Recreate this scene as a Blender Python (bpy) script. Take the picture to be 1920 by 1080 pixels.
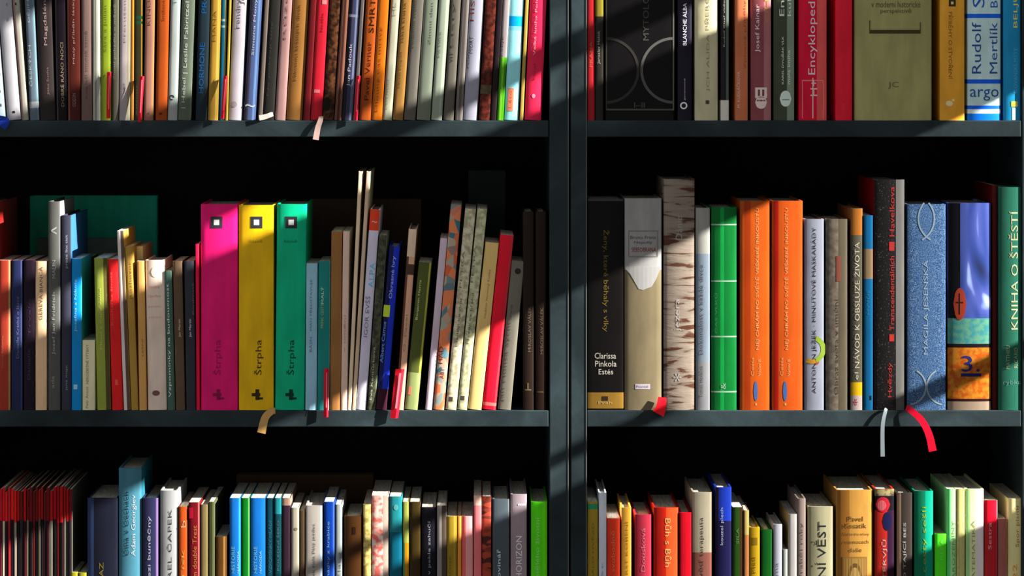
import bpy, math, random
random.seed(7)
for o in list(bpy.data.objects): bpy.data.objects.remove(o)
SC = bpy.context.scene
COL = SC.collection

# ---------------------------------------------------------------- camera, world, sun, exposure
PPM = 1500.0            # photograph pixels per metre on the front plane of the bookcases (y = 0)
CD = 4.5                # camera distance from that plane
CX, CZ = (900 - 960) / PPM, 1.3 + 430 / PPM
cam = bpy.data.cameras.new('camera'); camo = bpy.data.objects.new('camera', cam); COL.objects.link(camo)
camo.location = (CX, -CD, CZ); camo.rotation_euler = (math.pi / 2, 0, 0)
cam.sensor_width = 36; cam.lens = CD * PPM / 1920 * 36
cam.shift_x = 60 / 1920; cam.shift_y = -430 / 1920
cam.clip_start = 0.05; cam.clip_end = 60
SC.camera = camo
SC.view_settings.view_transform = 'Standard'; SC.view_settings.look = 'None'
SC.view_settings.gamma = 1; SC.view_settings.use_curve_mapping = False
SC.view_settings.exposure = 0.0
w = bpy.data.worlds.new('sky'); SC.world = w; w.use_nodes = True
w.node_tree.nodes['Background'].inputs[0].default_value = (0.95, 0.97, 1.0, 1)
w.node_tree.nodes['Background'].inputs[1].default_value = 0.52
SLOPE, GRAZE = 0.45, 0.24         # the sun comes from the right, nearly along the shelf fronts
from mathutils import Vector
sd = Vector((-1, GRAZE, -SLOPE)).normalized()
sun = bpy.data.lights.new('sun', 'SUN'); suno = bpy.data.objects.new('sun', sun); COL.objects.link(suno)
sun.energy = 23; sun.angle = math.radians(0.35); sun.color = (1.0, 0.965, 0.9)
suno.rotation_euler = sd.to_track_quat('-Z', 'Y').to_euler(); suno.location = (4, -1, 4)

# bands of the sun pattern, as height intercepts c = y + SLOPE*(x-1030)
BIG = 9000   # (c0, c1, from x, to x)
BARS = [(78, 126, -BIG, BIG), (195, 560, -BIG, BIG), (852, 874, -BIG, 1250), (1036, 1068, 1670, BIG),
        (-240, -62, -BIG, 214), (-130, -62, 214, 400), (-14, 44, 575, 720)]
def lit(px, py):
    c = py + SLOPE * (px - 1030)
    if c > 1350 or c < -420: return False
    if c > 930 and px < 1180: return False
    return not any(a <= c <= b and x0 <= px <= x1 for a, b, x0, x1 in BARS)
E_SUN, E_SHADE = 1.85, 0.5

# ---------------------------------------------------------------- helpers
def lin(v):
    v /= 255.0
    return v / 12.92 if v <= 0.04045 else ((v + 0.055) / 1.055) ** 2.4
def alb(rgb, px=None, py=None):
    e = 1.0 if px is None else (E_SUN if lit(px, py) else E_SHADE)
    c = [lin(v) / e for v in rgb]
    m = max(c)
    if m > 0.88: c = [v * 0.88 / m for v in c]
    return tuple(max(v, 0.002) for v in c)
def P(px, py, y=0.0):
    x = (px - 960) / PPM; z = 1.3 + (540 - py) / PPM
    k = (CD + y) / CD
    return Vector((CX + (x - CX) * k, y, CZ + (z - CZ) * k))
_m = {}
def mat(c, style='cloth', rough=0.5, c2=None, spec=0.12):
    key = (tuple(round(v, 3) for v in c), style, rough, c2, spec)
    if key in _m: return _m[key]
    m = bpy.data.materials.new(style); m.use_nodes = True
    nt = m.node_tree; N = nt.nodes; L = nt.links
    b = N['Principled BSDF']; b.inputs['Roughness'].default_value = rough
    b.inputs['Specular IOR Level'].default_value = spec
    tc = N.new('ShaderNodeTexCoord'); mp = N.new('ShaderNodeMapping')
    L.new(tc.outputs['Object'], mp.inputs[0])
    def noise(scale, detail=3, sc=(1, 1, 1), dist=0.0):
        q = N.new('ShaderNodeMapping'); q.inputs['Scale'].default_value = sc
        L.new(tc.outputs['Object'], q.inputs[0])
        n = N.new('ShaderNodeTexNoise'); n.inputs['Scale'].default_value = scale
        n.inputs['Detail'].default_value = detail; n.inputs['Distortion'].default_value = dist
        L.new(q.outputs[0], n.inputs['Vector']); return n.outputs['Fac']
    def ramp(fac, stops, interp='LINEAR'):
        r = N.new('ShaderNodeValToRGB'); r.color_ramp.interpolation = interp
        els = r.color_ramp.elements
        while len(els) < len(stops): els.new(0.5)
        for e, (p, cc) in zip(els, stops): e.position = p; e.color = (*cc, 1)
        L.new(fac, r.inputs[0]); return r.outputs[0]
    k = lambda f: tuple(min(1, v * f) for v in c)
    bump = None
    if style == 'print':   col = None
    elif style == 'cloth': col = ramp(noise(60, 5, (1, 1, 0.25)), [(0.3, k(0.82)), (0.7, k(1.12))]); bump = (noise(900, 2), 0.04)
    elif style == 'pages':
        col = ramp(noise(700, 2, (1, 0.05, 0.05)), [(0.35, k(0.6)), (0.65, k(1.0))]); bump = (noise(1500, 1, (1, 0.02, 0.02)), 0.15)
    elif style == 'wood':
        col = ramp(noise(9, 8, (1, 1, 1), 1.0), [(0.35, k(0.55)), (0.55, k(0.95)), (0.75, k(1.7))]); bump = (noise(160, 6), 0.12)
    elif style == 'mottled': col = ramp(noise(140, 4), [(0.4, c), (0.58, c2)])
    elif style == 'streaks': col = ramp(noise(26, 6, (1, 1, 6), 0.6), [(0.38, c2), (0.46, k(0.85)), (0.6, c)]); bump = (noise(90, 5, (1, 1, 6)), 0.3)
    elif style == 'denim': col = ramp(noise(1100, 2), [(0.36, k(0.45)), (0.5, c), (0.66, c2)]); bump = (noise(1400, 2), 0.3)
    elif style == 'bricks':
        br = N.new('ShaderNodeTexVoronoi'); br.inputs['Scale'].default_value = 130
        q = N.new('ShaderNodeMapping'); q.inputs['Scale'].default_value = (0.5, 1, 1.4)
        L.new(tc.outputs['Object'], q.inputs[0]); L.new(q.outputs[0], br.inputs['Vector'])
        col = ramp(br.outputs['Color'], [(0.3, c), (0.7, c2)])
    elif style == 'collage':
        br = N.new('ShaderNodeTexVoronoi'); br.inputs['Scale'].default_value = 105
        q = N.new('ShaderNodeMapping'); q.inputs['Scale'].default_value = (1, 1, 0.8)
        L.new(tc.outputs['Object'], q.inputs[0]); L.new(q.outputs[0], br.inputs['Vector'])
        col = ramp(br.outputs['Color'], [(0.2, c), (0.4, c2), (0.55, (0.5, 0.45, 0.33)), (0.7, (0.05, 0.2, 0.25)), (0.85, c)])
    elif style == 'swirl':
        col = ramp(noise(9, 2, (1, 1, 0.45), 2.5), [(0.3, (0.01, 0.015, 0.05)), (0.45, c), (0.55, c2), (0.62, (0.4, 0.55, 0.9)), (0.75, c)])
    elif style == 'stars': col = ramp(noise(500, 2), [(0.62, c), (0.72, c2)])
    if col is not None: L.new(col, b.inputs['Base Color'])
    else: b.inputs['Base Color'].default_value = (*c, 1)
    if bump:
        bn = N.new('ShaderNodeBump'); bn.inputs['Strength'].default_value = bump[1]; bn.inputs['Distance'].default_value = 0.001
        L.new(bump[0], bn.inputs['Height']); L.new(bn.outputs[0], b.inputs['Normal'])
    _m[key] = m; return m
def mesh_obj(name, verts, faces, mats, idx=None, parent=None, smooth=False):
    me = bpy.data.meshes.new(name); me.from_pydata([tuple(v) for v in verts], [], faces)
    for m in (mats if isinstance(mats, list) else [mats]): me.materials.append(m)
    if idx: me.polygons.foreach_set('material_index', idx)
    if smooth:
        me.polygons.foreach_set('use_smooth', [True] * len(faces)); me.set_sharp_from_angle(angle=math.radians(28))
    me.update()
    o = bpy.data.objects.new(name, me); COL.objects.link(o)
    if parent: o.parent = parent
    return o
def box(name, a, b, m, parent=None, bev=0.0):
    (x0, y0, z0), (x1, y1, z1) = a, b
    v = [(x, y, z) for z in (z0, z1) for y in (y0, y1) for x in (x0, x1)]
    f = [(0, 2, 3, 1), (4, 5, 7, 6), (0, 1, 5, 4), (2, 6, 7, 3), (0, 4, 6, 2), (1, 3, 7, 5)]
    o = mesh_obj(name, v, f, m, parent=parent)
    if bev:
        q = o.modifiers.new('bevel', 'BEVEL'); q.width = bev; q.segments = 3
    return o
def empty(name, loc, roty=0.0):
    o = bpy.data.objects.new(name, None); COL.objects.link(o); o.location = loc; o.rotation_euler = (0, roty, 0)
    o.empty_display_size = 0.02; return o
def tag(o, label, cat, group=None):
    o['label'] = label; o['category'] = cat
    if group: o['group'] = group
def struct(o): o['kind'] = 'structure'; return o

# ---------------------------------------------------------------- room
XW = 1.70
def zc(c): return 1.3 + (540 - c) / PPM + SLOPE * (XW - (1030 - 960) / PPM)
wallm = mat((0.62, 0.6, 0.56), 'cloth', 0.9)
struct(box('floor', (-3.0, -5.6, -0.1), (XW + 0.12, 0.5, 0.0), mat((0.16, 0.09, 0.05), 'wood', 0.4)))
struct(box('wall_back', (-3.0, 0.34, 0.0), (XW, 0.44, 3.0), wallm))
def wall_right():
    # side wall in one mesh, its window opening stepped to shape the sunlight
    y_mid = -GRAZE * (XW - (1180 - 960) / PPM)
    za, zb, zt = zc(1350), zc(930), zc(-420)
    yA, yB = -0.16, -1.3
    rects = [(0.44, yA, 0, 3.0), (yA, y_mid, 0, za), (y_mid, yB, 0, zb), (yA, yB, zt, 3.0), (yB, -5.6, 0, 3.0)]
    v, f = [], []
    for y1, y0, z0, z1 in rects:
        n = len(v)
        v += [(x, y, z) for z in (z0, z1) for y in (y0, y1) for x in (XW, XW + 0.10)]
        f += [tuple(n + i for i in q) for q in [(0, 2, 3, 1), (4, 5, 7, 6), (0, 1, 5, 4), (2, 6, 7, 3), (0, 4, 6, 2), (1, 3, 7, 5)]]
    # keep the reveal from eating the light: the opening is splayed in the mesh above by a thin shell
    for i, p in enumerate(v): v[i] = (XW if p[0] < XW + 0.05 else XW + 0.012, p[1], p[2])
    struct(mesh_obj('wall_right', v, f, wallm))
    wm = mat((0.5, 0.5, 0.48), 'print', 0.5)
    vv, ff = [], []
    ywall = lambda p: max(yB, min(yA, -GRAZE * (XW - (p - 960) / PPM)))
    for a, b, bx0, bx1 in BARS:
        y0b, y1b = ywall(bx0), ywall(bx1)
        z1, z0 = zc(a), zc(b); n = len(vv)
        vv += [(x, y, z) for z in (z0, z1) for y in (y0b, y1b) for x in (XW + 0.001, XW + 0.011)]
        ff += [tuple(n + i for i in q) for q in [(0, 2, 3, 1), (4, 5, 7, 6), (0, 1, 5, 4), (2, 6, 7, 3), (0, 4, 6, 2), (1, 3, 7, 5)]]
    struct(mesh_obj('window_shade_bars', vv, ff, wm))  # window bars plus loose unseen pieces added to cast the shade patches
wall_right()

# ---------------------------------------------------------------- bookcases
shelfm = mat((0.023, 0.036, 0.041), 'wood', 0.55, spec=0.12)
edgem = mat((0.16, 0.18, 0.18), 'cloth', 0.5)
backm = mat((0.006, 0.005, 0.006), 'print', 0.8, spec=0.1)
inm = shelfm
ZS = {'top': P(0, 226).z, 'mid': P(0, 769.5).z, 'bot': P(0, 1313).z}
SH_T = 31 / PPM
DEPTH = 0.285
def bookcase(xl0, xl1, xr0, xr1, label):
    X = lambda p: (p - 960) / PPM
    r = empty('bookcase', (X((xl0 + xr1) / 2), 0.14, 0)); tag(r, label, 'bookcase', None)
    ox, oy = r.location.x, r.location.y
    def pb(name, a, b, m, bev=0.0012):
        return box(name, (a[0] - ox, a[1] - oy, a[2]), (b[0] - ox, b[1] - oy, b[2]), m, r, bev)
    zt = ZS['top'] + 3 * 0 + 543.5 / PPM
    pb('side_panel', (X(xl0), 0, 0), (X(xl1), DEPTH, zt + SH_T), shelfm)
    pb('side_panel', (X(xr0), 0, 0), (X(xr1), DEPTH, zt + SH_T), shelfm)
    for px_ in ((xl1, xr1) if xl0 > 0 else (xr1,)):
        pb('edge_highlight', (X(px_) - 0.0008, -0.0006, 0), (X(px_) + 0.0001, 0.0008, zt + SH_T), edgem, 0)  # sun highlight along the arris, put in as a paler strip
    pb('back_panel', (X(xl1), DEPTH - 0.008, 0.0), (X(xr0), DEPTH - 0.001, zt), backm, 0)
    for z in (zt + SH_T, ZS['top'], ZS['mid'], ZS['bot'], ZS['bot'] - 0.362, 0.08):
        pb('shelf', (X(xl1) + 0.0004, 0.0, z - SH_T), (X(xr0) - 0.0010, DEPTH - 0.009, z), shelfm)
bookcase(-190, -154, 1030, 1066, 'dark painted bookcase filling the left half, left of the double upright')
bookcase(1070, 1100, 1916, 1950, 'dark painted bookcase on the right, with an upright at its left edge')

# ---------------------------------------------------------------- books
PENDING = []
books = []
def T(s, xc, a, b, h, col, d='u'): return (s, xc, a, b, h, col, d)

def book(row, x0, x1, ytop, col, desc, t=None, hard=None, bands=(), texts=(), vs=(), style='cloth', c2=None,
         L=None, R=None, yo=None, depth=None, rough=0.45, plates=(), rings=(), bulge=None, at=None, ribbon=None):
    """x0, x1: edges at the foot; ytop: top; t: (x, y) a point on the left edge when the book leans"""
    ys = {'tl': 226, 'tr': 226, 'ml': 769.5, 'mr': 769.5, 'bl': 1313, 'br': 1313}[row]
    zs = {'t': ZS['top'], 'm': ZS['mid'], 'b': ZS['bot']}[row[0]]
    if yo is None: yo = 0.0015 + random.random() * 0.0012
    s = 0.0 if t is None else (t[0] - x0) / (ys - t[1])
    th = math.atan(s)
    pxm = (x0 + x1) / 2; smp = at or (pxm, max(60, min(1000, (max(ytop, 0) + min(ys, 1080)) / 2)))
    k = (CD + yo) / CD
    W = (x1 - x0 - 0.7) / PPM * math.cos(th) * k
    ztop = P(0, ytop, yo).z
    H = (ztop - zs) / math.cos(th) - W * abs(math.tan(th)) * 0.5
    x = P(pxm, 0, yo).x
    wpx = x1 - x0
    if hard is None: hard = wpx > 26
    b = bulge / PPM if bulge is not None else (min(0.0035, W * 0.075) if hard else min(0.0008, W * 0.04))
    D = depth or min(0.2, max(0.105, H * 0.66))
    D = min(D, DEPTH - 0.012 - yo)
    root = empty('hardback_book' if hard else 'paperback_book', (x, yo, zs + abs(math.sin(th)) * W / 2 + 0.0001), th)
    root['category'] = 'book'
    A = lambda c: alb(c, *smp)
    mats = [mat(A(col), style, rough, A(c2) if c2 else None)]; midx = {}
    def mi(c, st='cloth', cc=None):
        if (c, st) not in midx: mats.append(mat(A(c), st, rough, A(cc) if cc else None)); midx[(c, st)] = len(mats) - 1
        return midx[(c, st)]
    # profile
    hw = W / 2; tk = 0.0022 if hard else 0.0005
    tk = min(tk, W * 0.16)
    n = 14 if hard else 6
    prof = []   # (x, y, kind)
    if hard: prof += [(hw, D), (hw, b + 0.011), (hw - 0.0007, b + 0.0065), (hw, b + 0.002)]
    else: prof += [(hw, D), (hw, b + 0.0012)]
    nb = len(prof)
    for i in range(n + 1):
        u = 1 - 2 * i / n
        uu = u * (1 - 0.3 / (n)) if abs(u) == 1 else u
        prof.append((hw * uu * (0.992 if abs(u) == 1 else 1), b * u * u + (0.0003 if abs(u) == 1 else 0)))
    prof += [(-px_, py_) for px_, py_ in reversed(prof[:nb])]
    inner = [((hw - tk) / hw * px_, max(py_ + tk, b + tk + 0.0002) if py_ < D - 1e-6 else D) for px_, py_ in prof]
    zl = sorted(set([0.0, H] + [max(0.0, min(H, (P(0, v_, yo).z - zs) / math.cos(th))) for bd in bands for v_ in bd[:2]]))
    np_ = len(prof); verts, faces, idx = [], [], []
    for z in zl:
        verts += [(px_, py_, z) for px_, py_ in prof] + [(px_, py_, z) for px_, py_ in inner]
    M = 2 * np_
    for li in range(len(zl) - 1):
        zm = (zl[li] + zl[li + 1]) / 2; bi = None
        for bd in bands:
            if (P(0, bd[1], yo).z - zs) / math.cos(th) <= zm <= (P(0, bd[0], yo).z - zs) / math.cos(th): bi = mi(bd[2], *(bd[3:]))
        for i in range(np_ - 1):
            a, c_ = li * M + i, (li + 1) * M + i
            faces.append((a, a + 1, c_ + 1, c_)); 
            m_ = 0
            if nb <= i < nb + n:
                u = 1 - 2 * (i - nb + 0.5) / n
                for v0, v1, vc in vs:
                    if v0 <= u <= v1: m_ = mi(vc)
                if bi is not None: m_ = bi
            else:
                if bi is not None: m_ = bi
                if i < nb and R: m_ = mi(R)
                if i >= nb + n and L: m_ = mi(L)
            idx.append(m_)
            faces.append((a + np_ + 1, a + np_, c_ + np_, c_ + np_ + 1)); idx.append(m_)
        a, c_ = li * M, (li + 1) * M
        faces.append((a, c_, c_ + np_, a + np_)); idx.append(0)
        e = np_ - 1
        faces.append((a + e, a + np_ + e, c_ + np_ + e, c_ + e)); idx.append(0)
    top = (len(zl) - 1) * M
    for i in range(np_ - 1):
        faces.append((i + 1, i, i + np_, i + np_ + 1)); idx.append(0)
        faces.append((top + i, top + i + 1, top + np_ + i + 1, top + np_ + i)); idx.append(0)
    cov = mesh_obj('cover', verts, faces, mats, idx, root, smooth=True)
    ov = 0.0028 if hard else 0.0004
    pw = hw - tk - 0.0001
    if pw > 0.0006:
        box('page_block', (-pw, b + tk + 0.0004, ov if hard else 0.0002), (pw, D - (0.003 if hard else 0.0004), H - ov), mat((0.62, 0.57, 0.47), 'pages', 0.9), root)
    def loc(px_, py_):
        p = P(px_, py_, yo) - root.location
        return p.x * math.cos(th) - p.z * math.sin(th), p.x * math.sin(th) + p.z * math.cos(th)
    for tx in texts: PENDING.append((tx, cov, loc, W, b, A))
    for pl in plates:
        x_0, y_0, x_1, y_1, pc = pl[:5]; nm = pl[5] if len(pl) > 5 else 'label_patch'
        lx, lz = loc((x_0 + x_1) / 2, (y_0 + y_1) / 2); pw_, ph_ = (x_1 - x_0) / PPM / 2, (y_1 - y_0) / PPM / 2
        nn = 8; vv, ff = [], []
        for i in range(nn + 1):
            xx = lx - pw_ + 2 * pw_ * i / nn; yy = b * (2 * xx / W) ** 2 - 0.00025
            if nm == 'round_emblem':
                q = math.sqrt(max(0.0, 1 - ((xx - lx) / pw_) ** 2)); hh = max(ph_ * q, 1e-5)
            else: hh = ph_
            lo = lz - hh
            if nm == 'torn_edge': lo = lz + ph_ - 2 * ph_ * (0.1, 0.3, 0.62, 0.95, 1.0, 0.92, 0.86, 0.55, 0.12)[i]
            vv += [(xx, yy, lo), (xx, yy, lz + hh), (xx, yy + 0.0003, lz + hh), (xx, yy + 0.0003, lo)]
        for i in range(nn):
            a = 4 * i
            ff += [(a + j, a + 4 + j, a + 4 + (j + 1) % 4, a + (j + 1) % 4) for j in range(4)]
        ff += [(0, 1, 2, 3), (4 * nn + 3, 4 * nn + 2, 4 * nn + 1, 4 * nn)]
        mesh_obj(nm, vv, ff, mat(A(pc), 'print', 0.45), parent=cov)
    for (rx, ry, rr, rt, a0, a1, rc) in rings:
        lx, lz = loc(rx, ry); vv, ff = [], []
        ns = 36
        for i in range(ns + 1):
            an = math.radians(a0 + (a1 - a0) * i / ns)
            for q in (rr - rt / 2, rr + rt / 2):
                xx = lx + math.cos(an) * q / PPM; vv.append((xx, b * (2 * xx / W) ** 2 - 0.0003, lz + math.sin(an) * q / PPM))
        for i in range(ns): ff.append((2 * i, 2 * i + 1, 2 * i + 3, 2 * i + 2))
        mesh_obj('printed_ring', vv, ff, mat(A(rc), 'print', 0.4), parent=cov)
    if ribbon: make_ribbon(root, *ribbon)
    root['_'] = 0; del root['_']
    books.append((row, (x0 + x1) / 2, desc, root))
    return root
def make_ribbon(root, pts, width, col):
    # pts: (px, py, y)
    root_inv = lambda p: (p - root.location)
    th = root.rotation_euler[1]
    pts3 = []
    # smooth path
    P3 = [P(*p) for p in pts]
    for i in range(len(P3) - 1):
        p0 = P3[max(i - 1, 0)]; p1 = P3[i]; p2 = P3[i + 1]; p3 = P3[min(i + 2, len(P3) - 1)]
        for k in range(6):
            u = k / 6
            pts3.append(0.5 * ((2 * p1) + (p2 - p0) * u + (2 * p0 - 5 * p1 + 4 * p2 - p3) * u * u + (3 * p1 - p0 - 3 * p2 + p3) * u ** 3))
    pts3.append(P3[-1]); vv, ff = [], []
    for i, p in enumerate(pts3):
        d = (pts3[min(i + 1, len(pts3) - 1)] - pts3[max(i - 1, 0)]).normalized()
        side = d.cross(Vector((0, -1, 0)))
        side = side.normalized() if side.length > 0.2 else Vector((1, 0, 0))
        wv = width / PPM / 2 * (0.8 + 0.35 * i / len(pts3))
        nrm = side.cross(d).normalized() * 0.0002
        for q in (p - side * wv - nrm, p + side * wv - nrm, p + side * wv + nrm, p - side * wv + nrm):
            q = root_inv(q); vv.append((q.x * math.cos(th) - q.z * math.sin(th), q.y, q.x * math.sin(th) + q.z * math.cos(th)))
    for i in range(len(pts3) - 1):
        a = 4 * i; ff += [(a + j, a + 4 + j, a + 4 + (j + 1) % 4, a + (j + 1) % 4) for j in range(4)]
    ff += [(0, 1, 2, 3), tuple(reversed(range(len(vv) - 4, len(vv))))]
    mesh_obj('bookmark_ribbon', vv, ff, mat(alb(col), 'cloth', 0.5), parent=root, smooth=True)

# ============ top left shelf (positions at y = 0 given through t) ============
Bk = book
TL = dict(row='tl')
def b1(x0, x1, xt, col, desc, yt=-70, **k): return book('tl', x0, x1, yt, col, desc, t=(xt, 0), **k)
b1(-18, 12, -36, (195, 215, 225), 'pale blue paperback', hard=True, texts=[T('Hry', -2, 120, 200, 8, (90, 90, 110))],
   ribbon=([(-4, 222, 0.004), (0, 224, -0.002), (10, 228, -0.006), (2, 238, -0.009)], 16, (20, 50, 150)))
b1(13, 40, -5, (222, 220, 228), 'thick white book', hard=True, L=(170, 150, 120), plates=[(24, 208, 28, 212, (30, 30, 30), 'printed_mark')], texts=[T('. .', 14, 5, 40, 4, (180, 180, 190))])
b1(40.5, 54, 23, (210, 208, 190), 'cream and pink paperback', vs=[(-1, -0.4, (200, 160, 155))], plates=[(28, 5, 31, 10, (90, 70, 60), 'printed_mark')])
b1(56, 74, 46, (125, 145, 162), 'blue-grey paperback', vs=[(0.55, 1, (140, 185, 195))], bands=[(191, 203, (200, 208, 214))], texts=[T('ČESKÝCH', 56, 85, 162, 6, (210, 220, 225)), T('DĚJIN', 53, 0, 42, 6, (210, 220, 225))])
b1(74.5, 105, 67, (62, 53, 53), 'thick dark brown book', texts=[T('Magdaléna', 85, -10, 85, 8, (190, 160, 155)), T('Jitka Suchá', 90, 126, 178, 5, (150, 120, 112))])
b1(106, 126.5, 102, (28, 16, 28), 'black paperback with beige lettering', vs=[(-1, -0.6, (90, 85, 85))], texts=[T('DOBRÉ RÁNO NOCI', 116, 80, 200, 7, (165, 150, 115))])
b1(127, 151.5, 125, (96, 36, 28), 'reddish brown paperback', vs=[(-1, -0.55, (165, 95, 78))], texts=[T('Malý příběh lásky', 138, -5, 120, 5, (185, 145, 135)), T('ODEON', 139, 175, 200, 6, (185, 150, 140))])
b1(152, 173.5, 152, (152, 122, 114), 'taupe paperback', texts=[T('Kde leží smutek země', 162, 58, 185, 4, (115, 85, 85))])
b1(174, 188.5, 173, (222, 222, 205), 'slim white paperback', vs=[(-0.3, 0.1, (150, 150, 135))])
b1(189, 209, 189, (165, 188, 48), 'lime green paperback', texts=[T('Sára a Julian', 199, 10, 98, 5, (130, 140, 45))])
b1(210, 222.5, 211, (122, 118, 100), 'slim khaki grey paperback', texts=[T('Zimní pohádka o městě', 215, 8, 150, 5, (180, 178, 160))])
b1(223, 244.5, 225, (222, 208, 210), 'white paperback', vs=[(0.5, 1, (190, 180, 150))], texts=[T('Přerušená', 235, -10, 80, 3, (160, 150, 150)), T('TORST', 233, 156, 176, 4, (60, 40, 40))])
b1(245, 250.5, 246, (228, 148, 40), 'very thin orange booklet', hard=False)
b1(251, 268, 251, (62, 60, 36), 'dark olive paperback', vs=[(0.55, 1, (190, 145, 40))], bands=[(30, 36, (30, 90, 50)), (40, 45, (30, 90, 50))], texts=[T('Atlantis', 256, 160, 218, 3, (100, 95, 70))])
b1(269, 287.5, 272, (198, 138, 118), 'pinkish beige paperback', vs=[(0.55, 1, (190, 150, 80))], texts=[T('KINO', 280, 0, 48, 5, (120, 60, 50)), T('A.', 278, 210, 215, 4, (40, 20, 20))])
b1(291, 313.5, 295, (206, 92, 28), 'orange paperback', texts=[T('Smíšené', 307, 0, 40, 5, (150, 60, 20))], plates=[(298, 211, 304, 215, (120, 40, 20), 'printed_mark')])
b1(314, 332.5, 320, (208, 220, 216), 'white paperback with a dark emblem', texts=[T('Ti', 329, -4, 10, 5, (120, 150, 160))], rings=[(322, 183, 4, 2, 0, 300, (40, 40, 50))])
b1(333, 358, 341, (118, 130, 112), 'grey-green paperback with a white title', texts=[T('| Leslie Fabritzel |', 350, -8, 138, 9, (225, 230, 220)), T('| Hebel', 345, 146, 203, 8, (215, 222, 210))])
b1(366, 389, 372, (38, 56, 66), 'dark navy paperback with blue lettering', texts=[T('HORMONE', 378, 80, 175, 9, (20, 105, 180)), T('PRO', 383, -15, 25, 9, (20, 105, 180))])
b1(389.5, 409, 395.5, (216, 166, 62), 'gold paperback', vs=[(0.3, 0.7, (235, 200, 90))], texts=[T('MANA', 403, 20, 78, 4, (150, 100, 30))])
b1(410.5, 421.5, 415, (22, 120, 160), 'slim teal blue paperback', vs=[(0.5, 1, (200, 190, 110))], bands=[(36, 40, (190, 220, 210)), (48, 52, (190, 220, 210))])
b1(422, 427, 429, (215, 180, 70), 'thin yellow booklet')
b1(427.5, 454, 437, (226, 216, 226), 'wide white book with a grey oval emblem', vs=[(-1, -0.8, (170, 175, 120))], texts=[T('Fendrych', 449, -20, 54, 9, (110, 105, 110)), T('Jan', 456, -20, 10, 8, (110, 105, 110))], plates=[(433, 190, 445, 201, (190, 175, 175), 'round_emblem')])
b1(456, 480, 469, (92, 112, 168), 'lilac blue paperback', vs=[(-1, -0.5, (85, 80, 100)), (0.3, 0.7, (120, 160, 215))], texts=[T('Simona Monyová', 478, -30, 104, 6, (215, 220, 235)), T('~', 469, 198, 18, 6, (210, 220, 235), 'h')])
b1(483, 492, 496, (130, 116, 106), 'thin grey-brown booklet')
b1(492.5, 514, 505, (50, 48, 45), 'charcoal paperback', texts=[T('Na pokraji tmy', 506, 40, 180, 4, (75, 75, 72))],
   ribbon=([(512, 214, 0.003), (508, 215, -0.002), (497, 219, -0.003), (486, 221, -0.004)], 9, (185, 165, 155)))
b1(515, 535, 528, (198, 152, 148), 'dusty pink paperback', texts=[T('Růže', 536, -10, 75, 5, (150, 105, 105))])
b1(536, 567, 549, (178, 122, 60), 'ochre book with a brown title', texts=[T('Milovníci krásných dívek', 558, 8, 152, 5, (100, 60, 30))])
b1(567.5, 581, 580.5, (120, 22, 30), 'dark red paperback')
b1(581.5, 604, 594, (236, 36, 58), 'bright scarlet paperback', texts=[T('Neděle', 604, 25, 60, 5, (170, 20, 40))], plates=[(589, 168, 600, 174, (240, 130, 130), 'printed_mark'), (604, 0, 613, 8, (240, 150, 150), 'printed_mark')],
   ribbon=([(602, 218, 0.003), (601, 225, -0.002), (596, 240, -0.004), (592, 262, -0.005)], 10, (180, 150, 142)))
b1(604.5, 626, 618, (112, 66, 36), 'brown paperback with a dark cover picture', style='mottled', c2=(45, 22, 12), plates=[(605, 182, 620, 208, (30, 12, 8), 'round_emblem')])
b1(626.5, 640, 641, (150, 98, 76), 'slim brown paperback', vs=[(-0.2, 0.3, (90, 50, 45))])
b1(640.5, 661, 655, (72, 76, 110), 'indigo paperback with white lettering', vs=[(-1, -0.3, (35, 32, 52)), (0.4, 1, (130, 135, 170))], bands=[(28, 33, (150, 150, 175))], texts=[T('Jan Padouk', 656, 82, 162, 7, (225, 225, 235))])
b1(661.5, 669, 676, (115, 105, 105), 'thin grey booklet')
b1(673, 695.5, 686, (205, 96, 30), 'burnt orange paperback titled in black', texts=[T('Pavel Verner', 690, 78, 188, 8, (110, 30, 15)), T('SMRT M', 699, -30, 62, 9, (50, 30, 10))])
b1(696, 716.5, 709, (238, 126, 22), 'vivid orange paperback', texts=[T('Dlouhý čas mrtvý', 711, 50, 210, 5, (175, 75, 10))])
b1(717, 735, 733, (224, 222, 192), 'cream paperback', vs=[(-1, -0.6, (215, 160, 110))], texts=[T('DEN NOCI', 725, 150, 205, 5, (150, 140, 110)), T('HL', 740, 5, 30, 5, (190, 190, 160))])
b1(736, 756, 752.5, (192, 140, 70), 'caramel paperback', texts=[T('MALÁ KNIHA', 757, 5, 80, 4, (80, 45, 20)), T('Michal Pospíšil', 751, 98, 165, 4, (120, 80, 40))])
b1(757, 779, 773, (128, 122, 112), 'grey paperback', texts=[T('Podzimní světlo', 777, 0, 90, 4, (90, 85, 80))])
b1(781, 807, 795.5, (152, 162, 142), 'wide sage green book', texts=[T('Zimní den', 808, 5, 85, 4, (110, 118, 100))], L=(225, 230, 215))
b1(808, 829, 823, (194, 208, 184), 'pale sage paperback', vs=[(0.2, 0.6, (215, 228, 205))], texts=[T('Po roce', 824, 60, 108, 4, (120, 130, 110))], R=(225, 235, 220))
b1(831, 850.5, 845, (126, 120, 108), 'grey paperback with faint lettering', texts=[T('Listy', 851, 5, 90, 5, (90, 90, 80)), T('VIT', 847, 98, 118, 5, (60, 60, 55))])
b1(853, 867.5, 866, (152, 142, 138), 'light taupe paperback', vs=[(-0.3, 0.2, (115, 105, 100))])
b1(868, 895, 881, (206, 206, 226), 'lilac white book with a rust title', texts=[T('HISM', 886, -20, 40, 8, (170, 80, 60)), T('MORT', 883, 68, 100, 8, (90, 95, 110)), T('Peter', 877, 100, 128, 6, (130, 130, 145))])
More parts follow.
